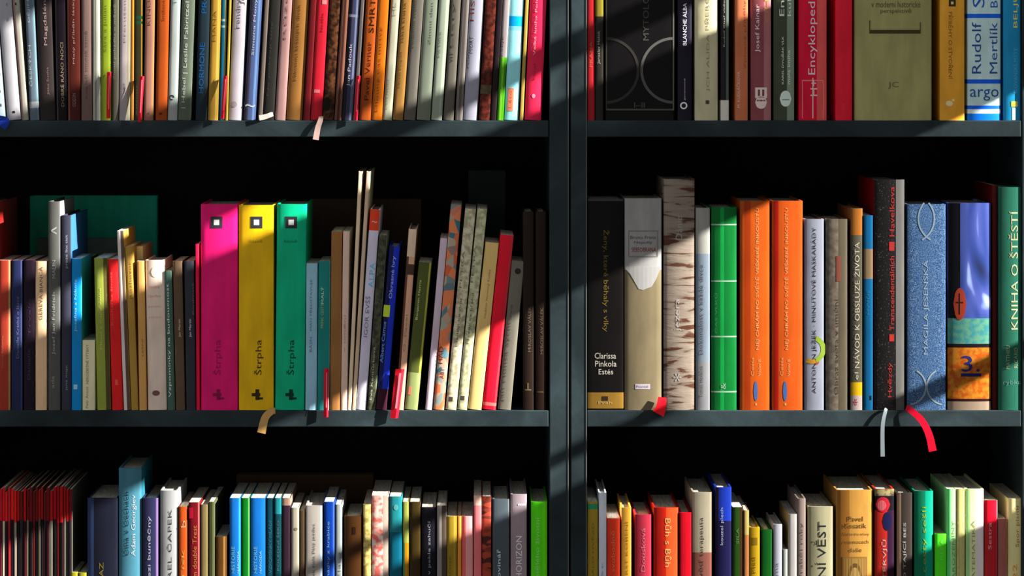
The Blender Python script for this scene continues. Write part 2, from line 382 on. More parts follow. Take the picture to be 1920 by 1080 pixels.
b1(897, 918.5, 910, (126, 50, 36), 'rust paperback with a mottled spine', style='mottled', c2=(70, 25, 18), bands=[(160, 177, (95, 85, 60), 'mottled', (130, 110, 80))])
b1(919, 930.5, 932, (48, 36, 42), 'slim black paperback', )
b1(931, 944, 943.5, (80, 190, 20), 'paperback with a lime green foot', bands=[(-90, 108, (205, 190, 192))], vs=[(-0.2, 0.3, (150, 240, 60))], texts=[T('ESEJE', 942, 68, 106, 5, (90, 70, 75))])
b1(945, 972, 955.5, (132, 198, 204), 'light aqua book with a blue band', hard=True, bands=[(31, 50, (0, 140, 205)), (50, 58, (120, 205, 225))], plates=[(952, 165, 963, 208, (215, 120, 85), 'label_patch')], texts=[T('Léto', 957, 170, 203, 5, (150, 60, 50))])
b1(974, 981, 984.8, (132, 110, 50), 'thin olive booklet')
b1(983, 1015, 993.5, (168, 26, 56), 'crimson book with pink lettering', texts=[T('Velká kniha Pohádek pro', 1006, -60, 104, 6, (225, 150, 165)), T('karel', 1002, 120, 150, 4, (120, 20, 35))], plates=[(997, 176, 1004, 184, (225, 130, 150), 'round_emblem')])

# ============ top right shelf ============
def b2(x0, x1, col, desc, yt=-70, **k): return book('tr', x0, x1, yt, col, desc, **k)
b2(1101, 1115.5, (226, 44, 54), 'slim bright red paperback', texts=[T('PRAHA', 1108, 78, 126, 5, (245, 120, 90))], yt=-60)
b2(1116, 1131.5, (56, 53, 46), 'slim dark grey book with a yellow head', hard=False, bands=[(-90, 31, (170, 155, 50))], texts=[T('Jaroslav Hašek', 1123, 58, 120, 6, (205, 200, 190))])
b2(1134, 1265, (20, 17, 19), 'huge black slipcased volume with grey arcs', yt=-120, hard=True, bulge=1, texts=[T('MYTOLOGIE', 1211, -40, 76, 11, (95, 92, 85)), T('I–II', 1199, 197, 20, 10, (110, 106, 96), 'h')],
   plates=[(1136, -60, 1138, 207, (75, 72, 62), 'frame_line'), (1261.5, -60, 1264, 207, (125, 122, 110), 'frame_line'), (1138, 204, 1262, 207, (110, 106, 92), 'frame_line')],
   rings=[(1136.5, 132, 60, 5, -88, 88, (70, 66, 60)), (1263, 132, 60, 5, 92, 268, (115, 113, 108))])
b2(1270, 1297.5, (20, 16, 28), 'black book with white lettering and a ring emblem', hard=True, texts=[T('BLANCHE ALBA', 1284, 6, 85, 7, (190, 190, 200)), T('garamond', 1284, 148, 188, 3, (150, 150, 155))], rings=[(1282, 198, 5.5, 2.5, 0, 360, (215, 215, 215))])
b2(1302, 1346.5, (150, 145, 116), 'wide stone beige book', texts=[T('JCH ALIDA PŘERODY', 1327, -40, 172, 9, (112, 104, 78))], plates=[(1323, 188, 1330, 195, (60, 50, 40), 'printed_mark')])
b2(1351, 1367, (22, 20, 23), 'narrow black book with a white foot', hard=False, vs=[(0.4, 1, (62, 72, 66))], bands=[(188, 230, (165, 163, 152))], texts=[T('Rudolf Císař vítězný', 1358, -10, 88, 4, (125, 125, 110))])
b2(1378, 1402.5, (152, 86, 56), 'copper brown paperback', texts=[T('M. KUDLÁČKOVÁ', 1384, 134, 202, 7, (225, 190, 170)), T('Zpívané příběhy', 1397, 0, 130, 5, (115, 60, 35))])
b2(1407, 1446.5, (104, 52, 57), 'maroon book with a checked square emblem', vs=[(0.35, 1, (130, 82, 86))], texts=[T('Josef Kainar', 1421, 8, 98, 10, (225, 210, 210)), T('OHLAS', 1438, -50, 42, 9, (150, 95, 50))], plates=[(1416, 164, 1438, 184, (190, 172, 165), 'label_patch'), (1416, 180, 1438, 204, (200, 182, 176), 'round_emblem'), (1421, 168, 1425, 180, (90, 45, 50), 'printed_mark'), (1429, 168, 1433, 180, (90, 45, 50), 'printed_mark'), (1419, 187, 1435, 190, (90, 45, 50), 'printed_mark')])
b2(1450, 1490, (48, 53, 40), 'dark green book with a round white emblem', vs=[(0.25, 1, (98, 112, 96))], texts=[T('Encik', 1466, -40, 30, 9, (205, 208, 195)), T('kultury', 1481, -50, 30, 9, (205, 210, 200)), T('KAREL DVOŘÁK VLK', 1467, 68, 158, 5, (190, 190, 175)), T('malá kniha', 1479, 94, 158, 5, (200, 205, 195))], plates=[(1462, 170, 1484, 200, (205, 220, 212), 'round_emblem'), (1466, 186, 1480, 188, (80, 110, 100), 'printed_mark')])
b2(1497, 1551, (168, 10, 40), 'crimson encyclopedia with large white title', vs=[(0.35, 1, (212, 82, 80))], texts=[T('Encyklopedie m', 1524, -50, 140, 17, (238, 215, 222)), T('H+', 1526, 150, 180, 13, (235, 200, 200))],  # lighter right part paints the sun grazing the curved spine
   plates=[(1504, 150, 1544, 152, (215, 120, 125), 'frame_line'), (1504, 152, 1505.5, 222, (215, 110, 115), 'frame_line'), (1543, 152, 1544.5, 222, (225, 130, 125), 'frame_line'), (1523, 146, 1525, 222, (235, 190, 190), 'frame_line')])
b2(1566, 1598.5, (247, 34, 60), 'bright scarlet hardback', texts=[T('klasické povídky', 1582, 65, 185, 5, (190, 25, 45))], plates=[(1578, 193, 1585, 207, (180, 25, 45), 'printed_mark')], yt=-40)
b2(1602, 1748, (122, 119, 76), 'very thick olive tome with a printed bracket', yt=-100, bulge=6, texts=[T('v moderní historické', 1680, 8, 92, 12, (62, 58, 36), 'h'), T('perspektivě', 1680, 21, 58, 11, (62, 58, 36), 'h'), T('JC', 1675, 160, 20, 13, (70, 68, 48), 'h'), T('Židovství', 1680, -14, 92, 12, (62, 58, 36), 'h')],
   plates=[(1630, 38, 1632, 62, (60, 52, 30), 'frame_line'), (1725, 42, 1727, 62, (60, 52, 30), 'frame_line'), (1630, 56, 1727, 63, (50, 40, 22), 'frame_line')])
b2(1762, 1809.5, (226, 160, 50), 'amber orange hardback with a white emblem', texts=[T('PŘÍBĚHY O STVOŘENÍ', 1783, 22, 148, 9, (100, 70, 20), 'd')], plates=[(1779, -2, 1792, 12, (45, 35, 15), 'label_patch'), (1783, 3, 1788, 8, (225, 200, 150), 'printed_mark'), (1773, 189, 1787, 199, (240, 220, 170), 'round_emblem'), (1785, 186, 1790, 190, (240, 220, 170), 'printed_mark')])
b2(1814, 1877.5, (166, 192, 192), 'pale blue banded hardback reading argo', texts=[T('Rudolf', 1831, 42, 138, 17, (25, 55, 110)), T('Mertlík', 1863, 42, 138, 15, (25, 60, 120)), T('S', 1835, -6, 14, 22, (30, 70, 140)), T('B', 1864, 1, 14, 14, (30, 70, 140)), T('argo', 1846, 178, 54, 22, (25, 65, 120), 'h')],
   bands=[(26, 34, (10, 80, 185)), (149, 157, (10, 80, 190)), (198, 205, (10, 80, 190)), (205, 213, (225, 235, 235)), (213, 226, (10, 110, 215))])
b2(1881, 1914.5, (18, 108, 148), 'teal blue hardback with yellow lettering', texts=[T('BELJUNI', 1905, -40, 52, 10, (205, 195, 90)), T('SLOVANSKÉ MÝTY', 1903, 90, 175, 9, (60, 135, 165))], plates=[(1896, 190, 1908, 200, (215, 190, 70), 'label_patch'), (1898, 202, 1904, 225, (200, 225, 225), 'printed_mark')])

# ============ middle left shelf ============
def b3(x0, x1, yt, col, desc, xt=None, **k): return book('ml', x0, x1, yt, col, desc, t=None if xt is None else (xt, yt), **k)
b3(-32, -4, 380, (110, 18, 16), 'tall dark red hardback', R=(110, 20, 18), depth=0.19)
b3(-3, 20, 488, (222, 78, 56), 'vermilion paperback', vs=[(0.7, 1, (215, 190, 130))], texts=[T('Novely Knihovna', 5, 630, 690, 5, (235, 140, 110))])
b3(21, 42.5, 488, (50, 60, 112), 'navy blue paperback', vs=[(0.75, 1, (85, 95, 150))], texts=[T('Danielle Krátká o lásce', 33, 556, 672, 5, (130, 140, 185))])
b3(44, 65.5, 488, (46, 30, 48), 'dark plum paperback', texts=[T('Trvalo', 55, 560, 630, 4, (80, 60, 90)), T('Danielle', 54, 655, 712, 5, (95, 80, 110))])
b3(66, 88, 490, (178, 148, 116), 'sandy beige paperback', texts=[T('GEREVA BIANCA', 77, 500, 600, 6, (85, 60, 45))])
b3(90, 113, 378, (118, 118, 114), 'tall silver grey hardback', hard=True, R=(180, 180, 175), texts=[T('Josef Jan Fridrich', 101, 548, 665, 7, (215, 215, 215)), T('MALIN', 101, 488, 522, 6, (205, 205, 205)), T('ada', 99, 705, 728, 6, (190, 190, 190)), T('^', 101, 425, 440, 10, (220, 220, 220))], depth=0.16)
b3(115, 133.5, 404, (78, 78, 98), 'slate hardback with a sky blue cover', hard=True, R=(70, 135, 195), depth=0.19, texts=[T('proze lite tisk', 125, 440, 503, 6, (205, 205, 215)), T('jana maje', 125, 685, 732, 5, (190, 190, 200))])
b3(134, 153, 485, (8, 104, 162), 'bright blue paperback', texts=[T('Josefina a Nikola', 142, 524, 622, 6, (120, 180, 205))], plates=[(138, 721, 145, 730, (150, 190, 210), 'printed_mark')], R=(40, 120, 130))
book('ml', 154, 172, 482, (60, 44, 20), 'dark olive paperback set back behind a short cream one', yo=0.115, depth=0.13, L=(50, 70, 40))
b3(154, 178.5, 638, (188, 182, 148), 'short cream paperback', depth=0.108, texts=[T('NEROZBITNÉ VÝTISKY', 163, 646, 720, 6, (95, 90, 70)), T('Petr Antoš', 163, 725, 765, 5, (110, 105, 85))])
b3(182, 208, 484, (112, 122, 46), 'olive green paperback', xt=176, hard=False, vs=[(0.5, 1, (62, 56, 26))], texts=[T('Mluví s čápy sama', 189, 540, 655, 5, (150, 150, 80))])
b3(210, 230.5, 486, (176, 24, 26), 'dark scarlet paperback', xt=202, texts=[T('Kuchařka života', 209, 510, 610, 5, (215, 80, 70))], plates=[(216, 712, 221, 722, (215, 90, 70), 'printed_mark')])
b3(232, 245, 433, (170, 160, 155), 'slim white-edged tall paperback', xt=219, L=(200, 190, 190), vs=[(-0.1, 1, (70, 58, 50))], R=(170, 140, 60))
b3(246, 260, 462, (134, 104, 44), 'bronze paperback', xt=234, texts=[T('Rozhovor', 245, 490, 560, 4, (90, 65, 30))])
book('ml', 261, 275, 462, (190, 165, 105), 'tan paperback set back', t=(254, 462), yo=0.06, depth=0.13)
b3(261, 275.5, 490, (164, 122, 66), 'short brown paperback', xt=256, depth=0.055, hard=False, texts=[T('LESNÍ', 267, 635, 668, 4, (110, 80, 45))])
b3(277, 313.5, 488, (206, 186, 170), 'off-white book with faint red print', xt=272, style='cloth', texts=[T('sestra', 289, 538, 20, 5, (190, 120, 110), 'h'), T('Claire Marie', 289, 555, 24, 5, (200, 130, 120), 'h'), T('poslední', 290, 575, 24, 5, (200, 140, 130), 'h'), T('příběhy', 291, 595, 24, 5, (205, 150, 140), 'h')], plates=[(285, 732, 300, 742, (90, 60, 60), 'round_emblem'), (283, 500, 300, 520, (180, 165, 150), 'round_emblem')])
b3(314, 328.5, 508, (52, 74, 66), 'dark green paperback with white lettering', xt=308, texts=[T('Vzpomínky na budoucnost', 317, 532, 745, 6, (190, 200, 190))])
b3(330, 347.5, 490, (72, 56, 42), 'dark brown paperback', xt=324, L=(160, 110, 60), texts=[T('Jan Martin', 337, 598, 632, 5, (170, 155, 130))])
b3(349, 367.5, 490, (36, 38, 46), 'black paperback with a small white title', xt=345, texts=[T('Jan Martin', 357, 598, 632, 5, (170, 170, 175)), T('Rodinné', 362, 530, 590, 3, (80, 82, 90))])
b3(368, 375, 458, (176, 16, 52), 'narrow crimson paperback', hard=False, xt=366)
SQ = lambda x: [(x - 11, 406, x + 11, 428, (35, 35, 40), 'label_patch'), (x - 5, 412, x + 5, 422, (215, 215, 210), 'printed_mark')]
BIRD = lambda x, c: [(x - 10, 737, x + 6, 743, c, 'bird_emblem'), (x - 3, 730, x + 4, 750, c, 'bird_emblem'), (x + 2, 745, x + 11, 749, c, 'bird_emblem')]
b3(376, 446, 383, (228, 24, 112), 'thick hot pink hardback', plates=SQ(406) + BIRD(409, (105, 10, 50)), texts=[T('Štrpha', 408, 637, 703, 18, (120, 12, 60))], bulge=3, at=(410, 600))
b3(447, 513.5, 385, (192, 152, 14), 'thick mustard yellow hardback', plates=SQ(481) + BIRD(482, (40, 32, 10)), texts=[T('Štrpha', 485, 637, 703, 18, (45, 35, 10)), T('básně', 480, 452, 24, 6, (130, 100, 10), 'h')], bulge=3,
   ribbon=([(516, 770, -0.0005), (508, 772, -0.003), (497, 784, -0.005), (490, 812, -0.006)], 14, (205, 160, 95)), at=(480, 600))
b3(515, 571, 383, (0, 138, 98), 'thick emerald green hardback', xt=519, plates=SQ(546) + BIRD(545, (4, 40, 30)), texts=[T('Štrpha', 546, 637, 703, 18, (4, 50, 36)), T('básně', 545, 452, 24, 6, (0, 80, 60), 'h')], bulge=3, depth=0.17)
b3(572, 594, 494, (116, 152, 168), 'pale blue paperback with dark lettering', xt=574, texts=[T('MAN PŘEDSTAVUJE', 583, 524, 620, 6, (75, 85, 95)), T('BÁSN', 582, 632, 660, 6, (80, 90, 100))])
b3(594.5, 617, 490, (20, 100, 96), 'dark teal paperback', xt=597, texts=[T('MALÝ', 604, 538, 570, 6, (160, 190, 160)), T('PRINC CESTY', 604, 570, 615, 5, (120, 140, 80))], R=(140, 190, 190))
b3(618, 638, 434, (118, 80, 42), 'chestnut brown paperback', xt=621, hard=False, R=(190, 150, 110), depth=0.14)
b3(638.5, 651, 434, (178, 152, 138), 'pale beige paperback', xt=643, hard=False, R=(225, 210, 200), texts=[T('v umění', 646, 590, 660, 3, (130, 105, 95))], depth=0.14)
b3(651.5, 659, 322, (186, 168, 140), 'very tall thin tan booklet, left of two,', xt=672, hard=False, depth=0.19)
b3(659.5, 667, 322, (162, 140, 118), 'very tall thin tan booklet, right of two,', xt=687, hard=False, depth=0.19, R=(175, 175, 135))
b3(667.5, 686.5, 393, (172, 166, 184), 'lilac grey book with a red head', xt=694, hard=True, bands=[(393, 433, (175, 50, 25))], texts=[T('IGOR EVŠŠ', 687, 555, 632, 9, (90, 85, 100)), T('ALPA', 697, 492, 540, 10, (60, 160, 185)), T('~', 702, 416, 10, 4, (230, 180, 160), 'h')], R=(225, 225, 235), depth=0.16)
b3(688, 703.5, 441, (62, 66, 48), 'mossy dark paperback', xt=710.5, style='mottled', c2=(38, 38, 30), R=(130, 140, 110), texts=[T('Eva Kantůrková', 698, 650, 750, 5, (140, 135, 125))])
b3(704.5, 725, 462, (20, 38, 152), 'royal blue paperback with a yellow square', xt=730, hard=True, vs=[(-1, -0.1, (14, 18, 60))], texts=[T('Okrasné hry', 736, 480, 560, 8, (150, 165, 205)), T('Albert Camus', 718, 603, 680, 6, (95, 130, 190))], plates=[(719, 572, 731, 594, (150, 165, 40), 'label_patch')], bands=[(730, 770, (40, 12, 26))])
b3(741, 757, 430, (172, 132, 108), 'beige book with a cream label', xt=766, hard=True, bands=[(430, 482, (205, 180, 155)), (496, 516, (60, 40, 32))], vs=[(-1, -0.5, (75, 45, 32))], L=(60, 30, 22), R=(120, 90, 60), texts=[T('O. Pavel', 760, 590, 660, 4, (120, 95, 75))], depth=0.16)
b3(758, 783, 492, (62, 68, 28), 'dark moss green paperback', xt=785, hard=False, vs=[(0.6, 1, (130, 130, 50))], texts=[T('Benjamin Harris', 785, 525, 600, 5, (165, 175, 120))], bands=[(700, 770, (108, 118, 72))], plates=[(766, 725, 771, 740, (180, 90, 70), 'printed_mark')])
b3(797, 811, 447, (164, 148, 160), 'thin lilac paperback', xt=825.5)
b3(812, 833, 385, (196, 110, 70), 'tall paperback with a colourful patchwork spine', xt=845, hard=False, style='collage', c2=(160, 70, 45), texts=[T('HAD', 826, 650, 682, 9, (60, 30, 20)), T('ABY', 829, 690, 710, 8, (90, 35, 20))])
b3(835, 856, 392, (126, 120, 96), 'tall stone grey paperback, left of two,', xt=872, hard=False, style='mottled', c2=(165, 160, 135), texts=[T('Nadějí ke dnu', 860, 560, 650, 6, (70, 65, 50)), T('PETRA', 866, 470, 540, 5, (95, 90, 75))], plates=[(841, 744, 849, 752, (50, 45, 40), 'printed_mark')])
b3(857, 876, 392, (122, 120, 92), 'tall stone grey paperback, right of two,', xt=895, hard=False, style='mottled', c2=(158, 158, 128), texts=[T('Nadějí ke břehu', 882, 550, 645, 6, (66, 66, 50)), T('PETRA', 888, 460, 530, 5, (95, 92, 75))], plates=[(863, 742, 871, 750, (50, 45, 40), 'printed_mark')])
b3(877, 903, 455, (196, 166, 104), 'honey yellow paperback', xt=910, hard=False, texts=[T('Vladimír Novotný Kolíbá', 914, 505, 598, 5, (125, 95, 50))])
b3(904, 930, 441, (188, 16, 38), 'deep red leaning paperback', xt=938, hard=False, vs=[(0.7, 1, (150, 40, 45))], bands=[(756, 762, (225, 110, 100))])
b3(933, 958, 490, (156, 150, 134), 'pale grey leaning paperback', xt=959, hard=False, texts=[T('Jan Honza Sychrava', 951, 570, 755, 6, (115, 105, 95))], plates=[(965, 503, 977, 514, (60, 60, 60), 'round_emblem')])
b3(980, 1001, 397, (52, 36, 28), 'very dark brown hardback numbered on its foot, left of two,', texts=[T('MIROSLAV VÁLEK', 992, 575, 660, 7, (120, 112, 92)), T('I', 990, 718, 730, 3, (130, 110, 80), 'u')], plates=[(984, 730, 996, 732, (140, 125, 90), 'printed_mark')], hard=True, L=(30, 22, 18))
b3(1004, 1024, 397, (48, 30, 22), 'very dark brown hardback numbered on its foot, right of two,', texts=[T('MIROSLAV VÁLEK', 1015, 577, 664, 7, (110, 95, 76))], plates=[(1007, 734, 1019, 736, (120, 90, 60), 'printed_mark')], hard=True, L=(90, 60, 35))

# ============ middle right shelf ============
def b4(x0, x1, yt, col, desc, **k): return book('mr', x0, x1, yt, col, desc, **k)
b4(1101, 1169.5, 373, (18, 14, 14), 'thick black hardback with a gold foot', bands=[(736, 766, (168, 126, 48)), (373, 377, (90, 85, 80))], bulge=1.5, texts=[T('Ženy, které běhaly s vlky', 1136, 430, 622, 14, (135, 112, 45), 'd'), T('Clarissa', 1135, 667, 40, 11, (225, 218, 205), 'h'), T('Pinkola', 1136, 682, 40, 11, (225, 218, 205), 'h'), T('Estés', 1136, 697, 27, 10, (225, 218, 205), 'h'), T('Prah', 1135, 755, 26, 5, (210, 190, 130), 'h')], plates=[(1129, 743, 1140, 751, (60, 45, 30), 'label_patch')])
b4(1170.5, 1241, 372, (158, 142, 110), 'thick tan hardback with a torn white head', bands=[(372, 506, (206, 204, 202))], vs=[(0.7, 1, (165, 150, 115))], bulge=3,
   texts=[T('Bruno Franz', 1206, 445, 48, 6, (120, 100, 95), 'h'), T('Nejedlý', 1206, 455, 34, 6, (120, 100, 95), 'h'), T('SEBEOBRANA', 1207, 468, 46, 8, (170, 40, 40), 'h'), T('Portál', 1204, 725, 22, 4, (110, 90, 130), 'h')],
   plates=[(1178, 432, 1234, 434, (165, 158, 150), 'frame_line'), (1178, 480, 1234, 482, (165, 158, 150), 'frame_line'), (1178, 434, 1180, 480, (165, 158, 150), 'frame_line'), (1232, 434, 1234, 480, (165, 158, 150), 'frame_line'), (1191, 720, 1219, 730, (225, 215, 225), 'label_patch'),
           (1173, 500, 1238, 544, (206, 204, 202), 'torn_edge')],
   ribbon=([(1242, 745, -0.001), (1240, 760, -0.003), (1238, 768, -0.004), (1234, 776, -0.005)], 20, (225, 20, 35)))
b4(1244, 1303, 336, (190, 172, 155), 'tall birch bark patterned hardback', style='streaks', c2=(110, 70, 50), bulge=3, texts=[T('Dánie', 1273, 405, 450, 12, (215, 205, 195)), T('jezera', 1271, 560, 620, 12, (225, 215, 210)), T('*', 1270, 700, 715, 16, (215, 205, 200))])
b4(1304, 1331.5, 390, (152, 168, 184), 'pale blue-grey hardback with a white head', bands=[(390, 476, (196, 196, 188)), (678, 770, (165, 165, 170))], texts=[T('Dokonalost v každé dívce', 1316, 496, 665, 5, (95, 110, 135)), T('Tomáš Havlíček', 1316, 685, 745, 5, (130, 115, 125))])
b4(1333, 1382, 389, (12, 138, 58), 'bright green hardback with four white lines', bulge=3, vs=[(-0.35, 0.0, (20, 190, 85))], bands=[(420, 422.5, (190, 225, 200)), (526, 528.5, (190, 225, 200)), (630, 632.5, (190, 225, 200)), (733.5, 736, (190, 225, 200))], texts=[T('ČAS VLKŮ', 1342, 550, 625, 5, (90, 190, 120)), T('&', 1356, 718, 730, 9, (170, 215, 180))])
OR = lambda dx: [T('NEJ CHRÁM PO SVĚTĚ VEŠKERÉ INKOUSTU', 1420 + dx, 390, 656, 9, (255, 190, 130)), T('Cesta', 1411 + dx, 670, 705, 5, (250, 180, 120)), T('Václav B.', 1424 + dx, 672, 705, 5, (250, 180, 120))]
b4(1387, 1443.5, 377, (238, 104, 26), 'orange hardback, left of the twin volumes,', bulge=2, vs=[(-0.7, -0.3, (215, 75, 15))], texts=OR(0), plates=[(1413, 715, 1421, 752, (80, 120, 190), 'round_emblem'), (1416, 756, 1419, 760, (250, 190, 130), 'printed_mark')])
b4(1447, 1505.5, 377, (244, 102, 28), 'orange hardback, right of the twin volumes,', bulge=2, vs=[(-0.9, -0.55, (210, 30, 10))], texts=OR(55), plates=[(1468, 715, 1476, 752, (80, 120, 190), 'round_emblem'), (1471, 756, 1474, 760, (250, 190, 130), 'printed_mark')])
b4(1508, 1545.5, 411, (168, 172, 190), 'silver hardback with a green and orange curl', bulge=2, texts=[T('ANTONÍN JEŽEK · MINUTOVÉ MASKARÁDY', 1527, 426, 738, 10, (45, 42, 55))], rings=[(1522, 655, 22, 9, -70, 70, (150, 180, 60)), (1522, 658, 20, 8, -120, -70, (215, 160, 40))], plates=[(1526, 672, 1536, 684, (190, 80, 60), 'round_emblem')], hard=True)
b4(1548, 1589.5, 411, (146, 134, 120), 'taupe patterned hardback', style='mottled', c2=(120, 108, 95), vs=[(0.1, 1, (98, 88, 70))], texts=[T('Obraz světa v umění', 1569, 560, 740, 7, (90, 80, 66))], plates=[(1568, 480, 1576, 528, (140, 75, 60), 'printed_mark')], hard=True)
b4(1594.5, 1618, 391, (98, 94, 78), 'grey manual with yellow and white foot bands', hard=True, bands=[(391, 441, (184, 112, 42)), (717, 742, (240, 190, 20)), (742, 770, (205, 185, 180))], texts=[T('NÁVOD K OBSLUZE ŽIVOTA', 1606, 454, 690, 11, (222, 215, 190)), T('el', 1606, 698, 712, 7, (205, 200, 180)), T('*', 1604, 748, 760, 9, (190, 20, 60))], L=(150, 110, 60))
b4(1619, 1637, 404, (8, 104, 158), 'slim cyan blue paperback with a tan band', bands=[(467, 523, (150, 124, 94))], plates=[(1631, 742, 1634, 750, (10, 30, 30), 'printed_mark')], texts=[T('MÝTUS', 1628, 545, 590, 5, (50, 140, 175))])
b4(1638, 1697, 337, (34, 30, 32), 'tall speckled black hardback with red lettering', bulge=3, style='stars', c2=(110, 105, 105), vs=[(0.42, 1, (118, 116, 113))], texts=[T('Hvězdy', 1669, 680, 745, 10, (205, 60, 50)), T('■ Transcendentálních', 1672, 480, 640, 9, (205, 60, 50)), T('■ Havelkova', 1672, 350, 470, 10, (195, 55, 50))], L=(150, 18, 22),
   ribbon=([(1662, 766, -0.001), (1660, 772, -0.004), (1655, 800, -0.006), (1655, 856, -0.006)], 7, (120, 130, 135)))
b4(1700.5, 1773.5, 383, (62, 110, 172), 'denim blue hardback', style='denim', c2=(150, 178, 205), bulge=1.5, texts=[T('MAGILA JESENSKÁ', 1736, 488, 665, 13, (165, 190, 210))], rings=[(1706, 410, 46, 3, -60, 40, (150, 175, 195)), (1768, 410, 46, 3, 140, 240, (150, 175, 195)), (1702, 725, 34, 3, -80, 60, (165, 185, 200)), (1772, 725, 34, 3, 120, 260, (165, 185, 200))],
   ribbon=([(1699, 764, -0.001), (1706, 768, -0.004), (1728, 788, -0.007), (1742, 815, -0.008), (1749, 846, -0.008)], 13, (215, 10, 45)))
b4(1777, 1859, 381, (60, 84, 170), 'thick blue swirling fantasy hardback with orange foot', bulge=5, vs=[(-1, -0.45, (14, 12, 24))], style='swirl', c2=(95, 110, 205), bands=[(597, 645, (70, 160, 165), 'mottled', (110, 180, 150)), (645, 652, (30, 20, 30)), (652, 748, (222, 98, 20), 'mottled', (235, 150, 40)), (748, 753, (60, 30, 30)), (753, 770, (190, 165, 140))], texts=[T('3.', 1820, 682, 34, 30, (40, 50, 140), 'h')], plates=[(1788, 540, 1812, 600, (190, 70, 45), 'round_emblem'), (1802, 700, 1840, 706, (30, 40, 120), 'printed_mark'), (1797, 550, 1800, 590, (40, 20, 20), 'printed_mark'), (1792, 566, 1806, 569, (40, 20, 20), 'printed_mark')])
book('mr', 1860, 1870, 347, (120, 26, 20), 'narrow dark red volume', yo=0.01, hard=False, depth=0.17)
b4(1872, 1915.5, 351, (48, 128, 104), 'sea green hardback with a cream title', bulge=3, yo=0.0003, at=(1893, 400), texts=[T('KNIHA O ŠTĚSTÍ', 1900, 396, 618, 17, (222, 222, 175)), T('MATTHIEU', 1890, 648, 692, 7, (190, 205, 160)), T('RICARD', 1905, 652, 690, 7, (190, 205, 160)), T('rybka', 1898, 718, 34, 10, (110, 175, 160), 'h')])

# ============ bottom left shelf ============
def b5(x0, x1, yt, col, desc, **k):
    k.setdefault('at', ((x0 + x1) / 2, 1010)); return book('bl', x0, x1, yt, col, desc, **k)
MAGL = 'thin magazine with a red head packed at the bottom left corner'
mc = [((60, 12, 24), 0), ((110, 25, 30), 1), ((18, 10, 14), 0), ((150, 145, 125), 1), ((16, 12, 16), 0), ((60, 52, 60), 1), ((20, 14, 18), 0), ((110, 105, 95), 1)]
x = -1.0; i = 0
while x < 130:
    wd = random.choice([4.8, 5.4, 6.4]); yt = 918 + random.uniform(-5, 6) + (-6 if x > 100 else 0)
    c, _ = mc[(i * 3) % 8]
    if x < 76 or True:
        r = book('bl', x, x + wd, yt, c, None, hard=False, depth=0.19, at=(x, 1010), bands=[(yt - 2, 975 + random.uniform(-3, 6), (random.choice([225, 200, 235, 150]), random.randint(10, 30), random.randint(20, 36)))],
                 L=(120, 10, 16), R=random.choice([(120, 120, 105), (150, 20, 26)]))
        r.name = 'magazine'; r['label'] = MAGL; r['category'] = 'magazine'; r['group'] = 'thin red-topped magazines on the bottom left shelf'
        books.pop()
    x += wd + random.choice([0.2, 0.3]); i += 1
b5(132, 146, 1073, (200, 190, 40), 'short yellow booklet, left of two,', depth=0.1)
b5(147, 162, 1074, (190, 185, 45), 'short yellow booklet, right of two,', depth=0.1)
b5(163, 221.5, 934, (30, 32, 50), 'thick midnight navy hardback', bulge=3, vs=[(-1, -0.6, (60, 80, 130))], texts=[T('OBRAZ', 190, 1055, 1120, 8, (150, 130, 40))], L=(70, 90, 120))
b5(222, 266, 878, (92, 164, 190), 'tall pale blue hardback with a two-line title', R=(45, 125, 150), texts=[T('Adam Georgiev', 251, 928, 1043, 10, (225, 235, 240)), T('Čína v Čechách', 236, 922, 1042, 10, (25, 70, 95))], at=(244, 1040), depth=0.15)
b5(266.5, 297, 934, (56, 56, 98), 'indigo hardback with white lettering', vs=[(0.75, 1, (150, 115, 175))], texts=[T('mezi buněčný', 280, 968, 1100, 8, (210, 215, 230))])
b5(300, 334, 920, (202, 204, 204), 'white hardback with a grey title', depth=0.14, texts=[T('KAREL ČAPEK', 318, 955, 1120, 8, (70, 75, 80))])
b5(335, 351.5, 950, (238, 98, 34), 'slim orange paperback', texts=[T('b', 344, 976, 989, 9, (245, 190, 140)), T('Tisk', 343, 1030, 1090, 5, (240, 180, 80))])
b5(353, 375, 942, (140, 20, 32), 'dark crimson paperback with a gold title', vs=[(0.8, 1, (200, 110, 110))], texts=[T('Tam double Trest', 365, 985, 1100, 8, (215, 130, 70))], plates=[(355, 952, 362, 972, (225, 20, 60), 'label_patch')])
b5(376, 390, 946, (156, 136, 88), 'khaki paperback')
b5(391, 403, 941, (108, 114, 74), 'moss khaki paperback', vs=[(-0.3, 0.1, (60, 60, 35))])
b5(404, 426, 1006, (116, 74, 32), 'short walnut brown paperback', vs=[(0.2, 0.5, (190, 140, 70))], depth=0.12)
b5(430, 451.5, 934, (28, 136, 240), 'azure blue paperback left of a green one', texts=[T('HISTORIE', 437, 1025, 1075, 6, (130, 215, 245)), T('NÁRODA', 446, 1033, 1075, 5, (170, 230, 245))], vs=[(0.7, 1, (60, 190, 225))], hard=False)
b5(452, 468.5, 934, (0, 142, 36), 'vivid green paperback wedged between azure ones', vs=[(0.7, 1, (130, 205, 120))])
b5(469, 498.5, 934, (28, 138, 242), 'azure blue paperback right of a green one', texts=[T('HISTORIE', 479, 1025, 1075, 6, (130, 215, 245)), T('NÁRODA', 488, 1033, 1075, 5, (170, 230, 245))], hard=False)
b5(499, 514, 934, (10, 78, 98), 'dark petrol paperback', texts=[T('VZPOMÍNKY MLÁDÍ', 506, 976, 1075, 6, (60, 125, 145))])
